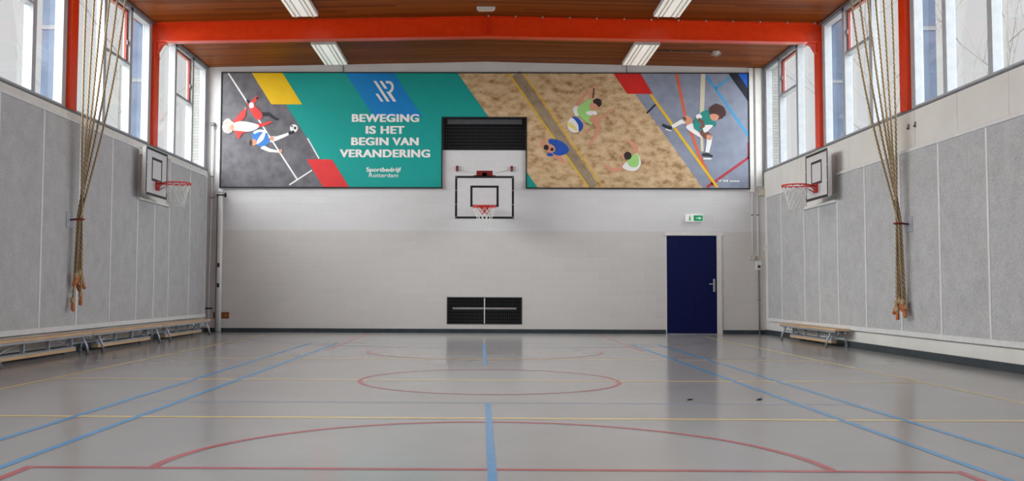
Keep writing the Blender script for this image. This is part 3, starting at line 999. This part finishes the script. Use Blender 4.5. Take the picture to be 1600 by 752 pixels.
# ------------------------------------------------------------------ baskets
def net(b, cx, cy, z, r0, r1, h, n=12, rows=6):
    for s in (1, -1):
        for i in range(n):
            pts = []
            for j in range(rows + 1):
                t = j / rows
                r = r0 + (r1 - r0) * (1 - (1 - t) ** 1.6)
                a = 2 * math.pi * (i + s * j * .5) / n
                pts.append((cx + r * math.cos(a), cy + r * math.sin(a), z - h * t))
            b.tube(pts, .0055, 4, caps=False)
def basket(name, label, loc, rotz, w, h, off, rim_z, ring_gap, style):
    """local frame: x along the board, -y towards the court, wall at y = 0, z = 0 at the board's lower edge"""
    root = thing(name, label, 'basket', loc, rotz, None)
    yb = -off
    b = MB(); b.box(-w / 2, w / 2, yb, yb + .03, 0, h)
    bd = b.build('backboard', root, M['board'], .003)
    e = .045
    b = MB()
    y0, y1 = yb - .002, yb - .0003
    for q in ((-w / 2, w / 2, 0, e), (-w / 2, w / 2, h - e, h), (-w / 2, -w / 2 + e, e, h - e), (w / 2 - e, w / 2, e, h - e)):
        b.box(q[0], q[1], y0, y1, q[2], q[3])
    b.build('border_marking', bd, M['black'])
    tw, tz0, tz1 = .59 * w / 1.23, rim_z + .02, rim_z + .02 + .45 * h / .9
    b = MB()
    for q in ((-tw / 2, tw / 2, tz0, tz0 + e), (-tw / 2, tw / 2, tz1 - e, tz1), (-tw / 2, -tw / 2 + e, tz0 + e, tz1 - e), (tw / 2 - e, tw / 2, tz0 + e, tz1 - e)):
        b.box(q[0], q[1], y0, y1, q[2], q[3])
    b.build('target_marking', bd, M['black'])
    for sx in (-1, 1):
        for z in (.03, h * .33, h * .66, h - .03):
            b = MB(); b.cyl((sx * (w / 2 - .02), yb - .006, z), (sx * (w / 2 - .02), yb - .002, z), .012, 8)
            b.build('screw', bd, M['steel'])
    R = .235
    cy = yb - ring_gap - R
    b = MB(); b.tube([(R * math.cos(a), cy + R * math.sin(a), rim_z) for a in [2 * math.pi * i / 40 for i in range(40)]], .0125, 8, closed=True)
    rim = b.build('rim', root, M['red'])
    b = MB()
    b.box(-.075, .075, yb - .03, yb - .003, rim_z - .13, rim_z + .03)
    b.box(-.05, .05, yb - ring_gap - .01, yb - .03, rim_z - .02, rim_z)
    for sx in (-1, 1):
        b.tube([(sx * .06, yb - .03, rim_z - .11), (sx * .13, cy + R * .84, rim_z - .012)], .009, 6)
        b.tube([(sx * .065, yb - .03, rim_z - .01), (sx * .17, cy + R * .70, rim_z - .005)], .009, 6)
    b.build('rim_bracket', rim, M['red'], 0)
    for i in range(12):
        a = 2 * math.pi * i / 12
        b = MB(); b.tube([(R * math.cos(a), cy + R * math.sin(a), rim_z - .01), (R * .97 * math.cos(a), cy + R * .97 * math.sin(a), rim_z - .04)], .008, 5)
        b.build('net_hook', rim, M['red'])
    b = MB(); net(b, 0, cy, rim_z - .035, R * .96, .125, .40)
    b.build('net', root, M['net'])
    if style == 'arm':
        b = MB()
        b.box(-.16, .16, -.02, -.0005, .18, h + .16)
        b.box(-.05, .05, -off + .03, -.02, h - .02, h + .08)
        b.box(-.05, .05, -off + .03, -.02, .22, .32)
        b.build('wall_arm', root, M['darkred'], .004)
        b = MB(); b.box(-.17, .17, -off + .03, -off + .09, h - .09, h + .115); b.box(-.23, .23, -off + .03, -off + .05, h - .01, h + .02)
        b.build('board_bracket', root, M['darkred'], .004)
        for sx in (-1, 1):
            b = MB(); b.box(sx * .60 - .025, sx * .60 + .025, -.05, -.0005, h + .22, h + .34); b.build('wall_anchor', root, M['darkred'], .004)
            b = MB(); b.tube([(sx * .60, -.04, h + .26), (sx * .2, -off + .06, h + .06)], .006, 6); b.build('stay_wire', root, M['steel'])
    else:
        b = MB()
        for q in ((-w / 2 + .02, w / 2 - .02, h - .08, h - .02), (-w / 2 + .02, w / 2 - .02, .02, .08), (-w / 2 + .02, -w / 2 + .08, .08, h - .08), (w / 2 - .08, w / 2 - .02, .08, h - .08)):
            b.box(q[0], q[1], yb + .031, yb + .075, q[2], q[3])
        for x in (-.22, .16):
            b.box(x, x + .06, yb + .03, -.001, .10, h - .10)
            b.box(x, x + .06, yb + .031, yb + .075, .08, .10)
            b.box(x, x + .06, yb + .031, yb + .075, h - .10, h - .08)
        b.build('mounting_frame', root, M['white'], .005)
    return root
basket('basketball_hoop', 'basketball board and hoop in the middle of the back wall under the mural notch', (.008, YB, 2.427), 0, 1.232, .897, 1.0, .225, .12, 'arm')
basket('basketball_hoop', 'basketball board and hoop on the left wall, above the benches', (XL, 16.62, 2.563), math.pi / 2, 1.10, .835, .30, .245, .13, 'flush')
basket('basketball_hoop', 'basketball board and hoop on the right wall, above the single bench', (XR, 16.62, 2.556), -math.pi / 2, 1.10, .835, .30, .245, .13, 'flush')

# ------------------------------------------------------------------ benches
def bench(label, loc, rotz, L, group=None):
    """local: x along the seat, front edge at -y, floor at z = 0"""
    root = thing('gym_bench', label, 'bench', loc, rotz, group)
    H, hw = .312, .125
    b = MB(); b.box(-L / 2, L / 2, -hw, hw, H - .035, H)
    b.build('seat', root, M['bench_wood'], .008)
    b = MB()
    for s in (-1, 1):
        b.box(-L / 2 + .02, L / 2 - .02, s * hw - .012 if s > 0 else -hw, hw if s > 0 else -hw + .012, H - .062, H - .036)
    b.build('seat_rail', root, M['bench_grey'], .003)
    b = MB(); b.box(-L / 2 + .38, L / 2 - .38, -.05, .05, .055, .10)
    b.build('balance_beam', root, M['bench_wood'], .008)
    b = MB(); b.box(-L / 2 + .37, L / 2 - .37, -.045, .045, .101, .118); b.build('beam_rail', root, M['bench_grey'], .002)
    span = L - .9
    for i in range(4):
        x = -span / 2 + span * i / 3
        b = MB(); b.box(x - .014, x + .014, -.025, .025, .118, H - .037); b.build('post', root, M['bench_grey'], .003)
    for s in (-1, 1):
        b = MB(); b.tube([(s * (span / 2 - .06), 0, .125), (s * (span / 6 + .10), 0, H - .05)], .011, 6); b.build('brace', root, M['bench_grey'])
        x = s * (L / 2 - .27)
        for t in (-1, 1):
            b = MB()
            b.tube([(x, t * .085, H - .045), (x, t * .115, H - .12), (x, t * .155, .12), (x, t * .17, .05)], [.021, .02, .018, .018], 8)
            lg = b.build('leg', root, M['bench_grey'])
            b = MB(); b.tube([(x, t * .17, .052), (x, t * .172, .0)], [.026, .03], 10); b.build('rubber_foot', lg, M['rubber'])
        b = MB(); b.tube([(x, -.12, H - .14), (x, .12, H - .14)], .014, 6); b.build('cross_tube', root, M['bench_grey'])
        b = MB()
        b.tube([(x, -.0, H - .14), (x - s * .12, 0, .16), (x - s * .16, 0, .119)], .014, 6); b.build('beam_hanger', root, M['bench_grey'])
        for t in (-.06, .06):
            b = MB(); b.tube([(s * (L / 2 - .03), t, H - .036), (s * (L / 2 - .02), t, H - .08), (s * (L / 2 - .08), t, H - .10)], .011, 6)
            b.build('end_hook', root, M['bench_grey'])
    return root
LB = 'benches along the left wall'
bench('gym bench by the left wall nearest the camera, cut by the left photo edge', (-5.83, 12.23, 0), math.pi / 2, 3.0, LB)
bench('gym bench by the left wall, middle of the row, below the hanging ropes', (-5.83, 15.24, 0), math.pi / 2, 3.0, LB)
bench('gym bench at the far end of the left wall, next to the back corner', (-5.83, 18.26, 0), math.pi / 2, 3.0, LB)
bench('single wooden gym bench standing against the right wall', (5.93, 17.2, 0), -math.pi / 2, 2.9)

# ------------------------------------------------------------------ climbing ropes
def rope_mesh(pts, r=.0145):
    """laid rope: three strands twisting around the path"""
    pts = [Vector(p) for p in pts]
    d = [0.0]
    for i in range(1, len(pts)):
        d.append(d[-1] + (pts[i] - pts[i - 1]).length)
    n = int(d[-1] / .022)
    b = MB(); b.use(M['rope']); b.use(M['rope_groove'])
    seg = 9
    rings = []
    j = 0
    ref = Vector((0, 1, 0))
    P2 = []
    for i in range(n + 1):
        s = d[-1] * i / n
        while j < len(d) - 2 and d[j + 1] < s:
            j += 1
        t = (s - d[j]) / max(1e-6, d[j + 1] - d[j])
        P2.append((pts[j].lerp(pts[j + 1], t), s))
    for i, (p, s) in enumerate(P2):
        t = (P2[min(i + 1, n)][0] - P2[max(i - 1, 0)][0]).normalized()
        sx = t.cross(ref).normalized(); u = sx.cross(t)
        ph = s * 2 * math.pi / .21
        ring = []
        for k in range(seg):
            a = 2 * math.pi * k / seg
            q = r * (1.0 + .16 * math.cos(3 * a))
            ring.append(b.bm.verts.new(p + (sx * math.cos(a + ph) + u * math.sin(a + ph)) * q))
        rings.append(ring)
    for i in range(n):
        for k in range(seg):
            f = b.bm.faces.new([rings[i][k], rings[i][(k + 1) % seg], rings[i + 1][(k + 1) % seg], rings[i + 1][k]])
            f.smooth = True
            f.material_index = 1 if k % 3 == 1 else 0
    b.bm.faces.new(rings[0]); b.bm.faces.new(list(reversed(rings[-1])))
    return b
ORD = ('first', 'second', 'third', 'fourth', 'fifth', 'sixth')
def ropes(side):
    left = side == 'left'
    d = 1 if left else -1
    X0 = XL if left else XR
    hy, hz = (13.70, 1.94) if left else (13.62, 1.91)
    hook = thing('rope_hook', 'grey wall plate with dark red strap holding the %s rope bundle' % side, 'hook', (X0 + d * .052, hy, hz))
    b = MB(); b.box(min(0, d * .012), max(0, d * .012), -.13, .12, -.12, .11); b.build('wall_plate', hook, M['bench_grey'], .004)
    b = MB()
    b.tube([(d * .012, -.02, 0), (d * .20, -.02, .01)], .014, 8)
    b.tube([(d * .20 + d * .07 * math.cos(a) - d * .07, .02 + .07 * math.sin(a) , .01) for a in [2 * math.pi * i / 20 for i in range(20)]], .011, 6, closed=True)
    b.build('strap', hook, M['darkred'])
    ends = [(.50, .0), (.30, .0), (.62, .0), (.50, .0), (.36, .0), (.46, .0)] if left else [(.55, 0), (.42, 0), (.46, 0), (.60, 0), (.50, 0), (.44, 0)]
    # points on the ceiling track, where the trolleys stand
    for i in range(6):
        ty = 13.13 + i * .185
        tx = X0 + d * (.46 + .05 * i)
        top = Vector((tx, ty, zc(tx) - .06))
        a = 2 * math.pi * i / 6
        gx, gy = X0 + d * (.185 + .034 * math.cos(a)), hy + .02 + .038 * math.sin(a)
        g = Vector((gx, gy, hz + .01))
        pts = []
        N = 18
        for j in range(N + 1):
            t = j / N
            p = top.lerp(g, t)
            sag = math.sin(math.pi * t) ** 1.2
            p.x += d * .022 * sag * (i - 1.2)
            p.z -= .03 * sag
            pts.append(p)
        zend = [1.02, .78, 1.10, .98, .70, 1.06][i] if left else [.70, .62, .74, .80, .66, .72][i]
        for j in range(1, 8):
            t = j / 7
            pts.append(Vector((gx + d * .03 * math.sin(a) * t, gy + .05 * math.cos(a * 2) * t, hz + .01 - (hz - zend) * t)))
        lab = '%s rope from the left in the bundle on the %s wall' % (ORD[i], side) if left else '%s rope from the right in the bundle on the %s wall' % (ORD[i], side)
        root = thing('climbing_rope', lab.replace('rope', 'tan climbing rope', 1), 'rope', top, 0, 'climbing ropes tied to the %s wall' % side)
        rel = [p - top for p in pts]
        rope_mesh(rel).build('rope', root)
        e = rel[-1]
        b = MB()
        b.tube([e + Vector((0, 0, .10)), e + Vector((0, 0, .085)), e + Vector((0, 0, .03)), e + Vector((0, 0, .015))], [.018, .032, .034, .02], 10)
        b.build('end_knot', root, M['rope'])
        b = MB()
        k1, k2 = d * .03 * math.cos(a * 1.7), .05 * math.sin(a * 2.3 + .6)
        b.tube([e + Vector((0, 0, .02)), e + Vector((k1 * .5, k2 * .5, -.04)), e + Vector((k1, k2, -.085)), e + Vector((k1 * 1.2, k2 * 1.2, -.10))], [.021, .028, .026, .016], 10)
        b.build('leather_end', root, M['leather'])
        b = MB(); b.box(-.03, .03, -.05, .05, .0, .055); b.build('trolley', root, M['steel'], .004)
ropes('left'); ropes('right')

# ------------------------------------------------------------------ ceiling fittings
def ceiling_light(label, x, y, w, L):
    z = zc(x)
    root = thing('ceiling_light', label, 'ceiling light', (x, y, z), 0, 'ceiling lights')
    sl = (ZR - ZE) / (XM - XL) * (1 if x < XM else -1)
    root.rotation_euler = (0, -math.atan(sl), 0)
    b = MB(); b.box(-w / 2, w / 2, -L / 2, L / 2, -.075, -.004); b.build('housing', root, M['white'], .006)
    for i in (-1, 0, 1):
        cx = i * w / 3
        b = MB(); b.box(cx - w * .135, cx + w * .135, -L / 2 + .03, L / 2 - .03, -.083, -.0755); b.build('tube_cover', root, M['tube'], .003)
    b = MB()
    for i in (-.5, .5):
        b.box(i * w / 1.5 - .012, i * w / 1.5 + .012, -L / 2 + .02, L / 2 - .02, -.098, -.0755)
    b.build('divider', root, M['reflector'])
    return root
for x, s in ((-3.24, 'left'), (3.25, 'right')):
    ceiling_light('%s-hand fluorescent ceiling light between the orange beam and the mural' % s, x, 19.5, .50, 1.72)
    ceiling_light('%s-hand fluorescent ceiling light on the near side of the orange beam' % s, x, 15.95, .47, 1.55)
r = thing('emergency_light', 'small white ceiling light box in front of the orange beam, at the ridge', 'emergency light', (0.01, 16.62, zc(0) - .002))
b = MB(); b.box(-.165, .165, -.06, .06, -.035, 0); b.build('housing', r, M['white'], .006)
b = MB(); b.prism([(-.14, -.045, -.035), (.14, -.045, -.035), (.14, .045, -.035), (-.14, .045, -.035)], (0, 0, 0), (0, 0, -.03)); b.build('diffuser', r, M['reflector'], .008)
r = thing('smoke_detector', 'round detector with a cage on the ceiling right of the far light', 'detector', (4.78, 19.3, zc(4.78) - .003))
b = MB(); b.tube([(0, 0, 0), (0, 0, -.025), (0, 0, -.05), (0, 0, -.07)], [.075, .075, .055, .02], 18); b.build('body', r, M['reflector'])
b = MB()
for a in range(0, 360, 60):
    c_, s_ = math.cos(math.radians(a)), math.sin(math.radians(a))
    b.tube([(c_ * .10, s_ * .10, 0), (c_ * .10, s_ * .10, -.06), (c_ * .03, s_ * .03, -.10)], .005, 5)
b.tube([(.1 * math.cos(a), .1 * math.sin(a), -.06) for a in [2 * math.pi * i / 18 for i in range(18)]], .005, 5, closed=True)
b.build('wire_cage', r, M['steel'])
def pipe(name, label, cat, pts, rad, m, group=None, clips=()):
    p0 = Vector(pts[0])
    r = thing(name, label, cat, p0, 0, group)
    b = MB(); b.tube([Vector(p) - p0 for p in pts], rad, 10); b.build('tube', r, m)
    for c in clips:
        b = MB(); c = Vector(c) - p0
        b.box(c.x - rad * 1.7, c.x + rad * 1.7, c.y - rad * 1.4, c.y + rad * 1.4, c.z - .012, c.z + .012); b.build('clip', r, M['rubber'])
    return r
pipe('ceiling_conduit', 'thin conduit along the ceiling to the caged detector', 'conduit', [(3.52, 19.3, zc(3.52) - .016), (4.69, 19.3, zc(4.69) - .016)], .011, M['wire'],
     clips=[(3.85, 19.3, zc(3.85) - .014), (4.3, 19.3, zc(4.3) - .014)])
pipe('lamp_cable', 'thin cable from the left far light down to the mural', 'cable', [(-3.13, 20.38, zc(-3.13) - .02), (-3.13, 20.62, zc(-3.13) - .02), (-3.12, 20.635, zc(-3.12) - .06), (-3.12, 20.635, 5.745)], .008, M['wire'])
pipe('lamp_cable', 'thin cable from the right far light down to the mural', 'cable', [(3.13, 20.38, zc(3.13) - .02), (3.13, 20.62, zc(3.13) - .02), (3.14, 20.635, zc(3.14) - .06), (3.14, 20.635, 5.745)], .008, M['wire'])

# ------------------------------------------------------------------ fittings by the back wall
r = thing('exit_sign', 'small green and white exit sign above the navy door', 'sign', (4.60, YB, 2.447))
b = MB(); b.box(-.19, .19, -.05, -.0005, 0, .155); b.build('housing', r, M['white_sign'], .004)
b = MB(); b.box(-.02, .18, -.0525, -.0503, .015, .14); b.build('green_panel', r, M['green_sign'])
b = MB(); y = -.054
b.face([(.04, y, .068), (.10, y, .068), (.10, y, .045), (.15, y, .078), (.10, y, .111), (.10, y, .088), (.04, y, .088)])
b.build('arrow', r, M['white_sign'])
b = MB(); b.box(-.172, -.055, -.0525, -.0503, .015, .14); b.build('pictogram_panel', r, M['white_sign'])
b = MB(); y = -.0535
b.face([(-.128, y, .02), (-.112, y, .02), (-.105, y, .06), (-.098, y, .02), (-.082, y, .02), (-.09, y, .075), (-.088, y, .10), (-.122, y, .10), (-.12, y, .075)])
b.face([(-.105 + .014 * math.cos(a), y, .12 + .014 * math.sin(a)) for a in [2 * math.pi * i / 12 for i in range(12)]])
b.build('running_figure', r, M['green_sign'])

# right corner: ducts, pipes and boxes
r = thing('cable_duct', 'wide white cable duct beside the mural in the right corner', 'duct', (5.86, YB, 3.10))
b = MB(); b.box(-.045, .045, -.045, -.0005, 0, zc(5.86) - 3.115); b.build('cover', r, M['white'], .006)
r = thing('cable_duct', 'white cable duct closest to the right wall in the corner', 'duct', (6.02, YB, 3.22))
b = MB(); b.box(-.065, .065, -.05, -.0005, 0, zc(6.02) - 3.235); b.build('cover', r, M['white'], .006)
r = thing('junction_box', 'beige junction box high in the right corner below the mural', 'junction box', (6.07, YB, 3.09))
b = MB(); b.box(-.07, .06, -.075, -.0005, -.075, .075); b.build('box', r, M['box_beige'], .008)
b = MB(); b.box(-.055, .045, -.082, -.0755, -.06, .06); b.build('lid', r, M['reflector'], .004)
pipe('wall_pipe', 'thin pipe from the white duct down to the upper switch box', 'pipe', [(5.865, YB - .02, 3.095), (5.865, YB - .02, 1.72)], .013, M['alu'], clips=[(5.865, YB - .02, 2.6)])
pipe('wall_pipe', 'thin pipe from the corner box down to the socket box', 'pipe', [(5.985, YB - .02, 3.08), (5.985, YB - .02, 1.60)], .013, M['alu'], clips=[(5.985, YB - .02, 2.6)])
pipe('wall_pipe', 'grey pipe from the socket box down to the floor in the right corner', 'pipe', [(5.99, YB - .04, 1.40), (5.99, YB - .04, .005)], .016, M['grey_edge'], clips=[(5.99, YB - .035, .75)])
r = thing('switch_box', 'beige switch box at the foot of the thin pipe, right of the door', 'switch', (5.86, YB, 1.655))
b = MB(); b.box(-.07, .055, -.06, -.0005, -.05, .05); b.build('box', r, M['box_beige'], .006)
b = MB(); b.box(-.045, .03, -.068, -.0605, -.028, .028); b.build('rocker', r, M['reflector'], .004)
r = thing('socket_box', 'grey socket box with a dark round hole, lower right of the switch', 'socket', (5.985, YB, 1.50))
b = MB(); b.box(-.06, .06, -.07, -.0005, -.10, .10); b.build('box', r, M['alu'], .008)
b = MB(); b.cyl((0, -.0705, -.03), (0, -.084, -.03), .035, 16); b.build('socket_ring', r, M['rubber'])
b = MB(); b.cyl((0, -.0842, -.03), (0, -.087, -.03), .022, 14); b.build('socket_hole', r, M['black'])
r = thing('wall_switch', 'small white box at the end of the right felt panels', 'switch', (XR, 20.52, 1.86))
b = MB(); b.box(-.05, -.0005, -.045, .045, -.055, .055); b.build('box', r, M['reflector'], .006)
b = MB(); b.box(-.058, -.0505, -.025, .025, -.03, .03); b.build('button', r, M['alu'], .003)

# left corner: storage post, crank rod, brown plate
r = thing('steel_post', 'tall white and grey post standing against the back wall in the left corner', 'post', (-5.775, YB - .085, 0))
b = MB(); b.use(M['white']); b.tube([(0, 0, .012), (0, 0, 3.04)], .056, 18); b.build('tube', r)
b = MB(); b.box(-.075, -.045, -.03, .03, .03, 3.0); b.build('grey_channel', r, M['grey_edge'], .004)
b = MB(); b.tube([(0, 0, 0), (0, 0, .014)], .068, 18); b.build('foot_plate', r, M['rubber'])
b = MB(); b.tube([(0, 0, 3.04), (0, 0, 3.07), (0, 0, 3.12)], [.058, .058, .05], 18); b.build('cap', r, M['alu'])
b = MB(); b.box(-.075, .075, -.06, .06, 2.985, 3.01); b.tube([(.06, -.03, 3.0), (.115, -.03, 3.0)], .014, 8); b.tube([(.115, -.03, 3.045), (.115, -.03, 2.95)], .022, 8); b.build('hook_clamp', r, M['black'])
for z in (1.46, 1.02):
    b = MB(); b.box(-.03, .02, -.075, -.05, z - .045, z + .045); b.build('fitting', r, M['black'], .006)
r = thing('crank_rod', 'thin white window crank rod hanging in the left corner', 'rod', (-5.985, YB - .045, 4.56))
b = MB(); b.tube([(0, 0, 0), (.0, 0, -1.5), (-.005, 0, -2.2), (-.025, 0, -3.6), (-.022, 0, -4.32)], .014, 8); b.build('rod', r, M['white'])
b = MB(); b.box(-.05, .04, -.03, .043, -.02, .05); b.build('gear_box', r, M['grey_edge'], .008)
b = MB(); b.box(-.11, .06, -.02, .043, -4.06, -4.03); b.build('rod_clip', r, M['black'])
for z in (-1.15, -1.62):
    b = MB(); b.box(-.025, .02, -.02, .043, z - .012, z + .012); b.build('guide', r, M['grey_edge'])
r = thing('wooden_plate', 'small brown wooden plate low on the wall behind the post', 'plate', (-5.735, YB, .36))
b = MB(); b.box(-.18, .17, -.022, -.0005, -.065, .075); b.build('plate', r, M['brown'], .004)
b = MB(); b.cyl((.10, -.0225, .0), (.10, -.027, .0), .012, 10); b.build('screw', r, M['steel'])
# two small clips on the right fascia
for y in (13.41, 13.62):
    r = thing('fascia_clip', ('nearer' if y < 13.5 else 'farther') + ' of two small dark clips on the white fascia right of the ropes', 'clip', (XR - .0225, y, 3.32))
    b = MB(); b.box(-.012, 0, -.022, .022, -.04, .04); b.build('clip_body', r, M['grey_edge'], .003)
    b = MB(); b.box(-.03, -.0125, -.01, .01, -.03, -.012); b.build('clip_lip', r, M['black'])

# ------------------------------------------------------------------ bare trees outside, faint beyond the glass
def bare_tree(label, x, y, h, seed):
    g = random.Random(seed)
    root = thing('bare_tree', label, 'tree', (x, y, 0))
    b = MB()
    b.tube([(0, 0, 0), (.05, .03, h * .3), (-.04, .06, h * .6), (.03, .0, h)], [.10, .075, .045, .012], 8)
    b.build('trunk', root, M['bark'])
    def grow(b, p, d, L, rad, lvl):
        pts, q = [p.copy()], p.copy()
        for i in range(4):
            d = (d + Vector((g.uniform(-.18, .18), g.uniform(-.18, .18), g.uniform(-.02, .16)))).normalized()
            q = q + d * L / 4
            pts.append(q.copy())
        b.tube(pts, [rad, rad * .85, rad * .7, rad * .55, rad * .35], 5)
        if lvl:
            for i in (1, 2, 3, 4):
                a = g.uniform(0, 6.28)
                nd = (d + Vector((math.cos(a), math.sin(a), .35)) * .8).normalized()
                grow(b, pts[i], nd, L * .55, rad * .5, lvl - 1)
    for k in range(7):
        z = h * (.35 + .085 * k)
        a = k * 2.4 + seed
        b = MB()
        grow(b, Vector((0, .03, z)), Vector((math.cos(a), math.sin(a), .75)).normalized(), h * .34 * (1.1 - k * .09), .015, 2)
        b.build('branch', root, M['bark'])
bare_tree('pale bare tree outside the left windows, nearest the left photo edge', -14.5, 24.0, 11.0, 3)
bare_tree('pale bare tree outside the left windows, behind the hanging ropes', -12.5, 32.0, 11.5, 5)
bare_tree('pale bare tree outside the right windows, nearest the right photo edge', 14.0, 25.0, 11.0, 8)
bare_tree('pale bare tree outside the right windows, behind the hanging ropes', 12.8, 31.0, 11.5, 11)
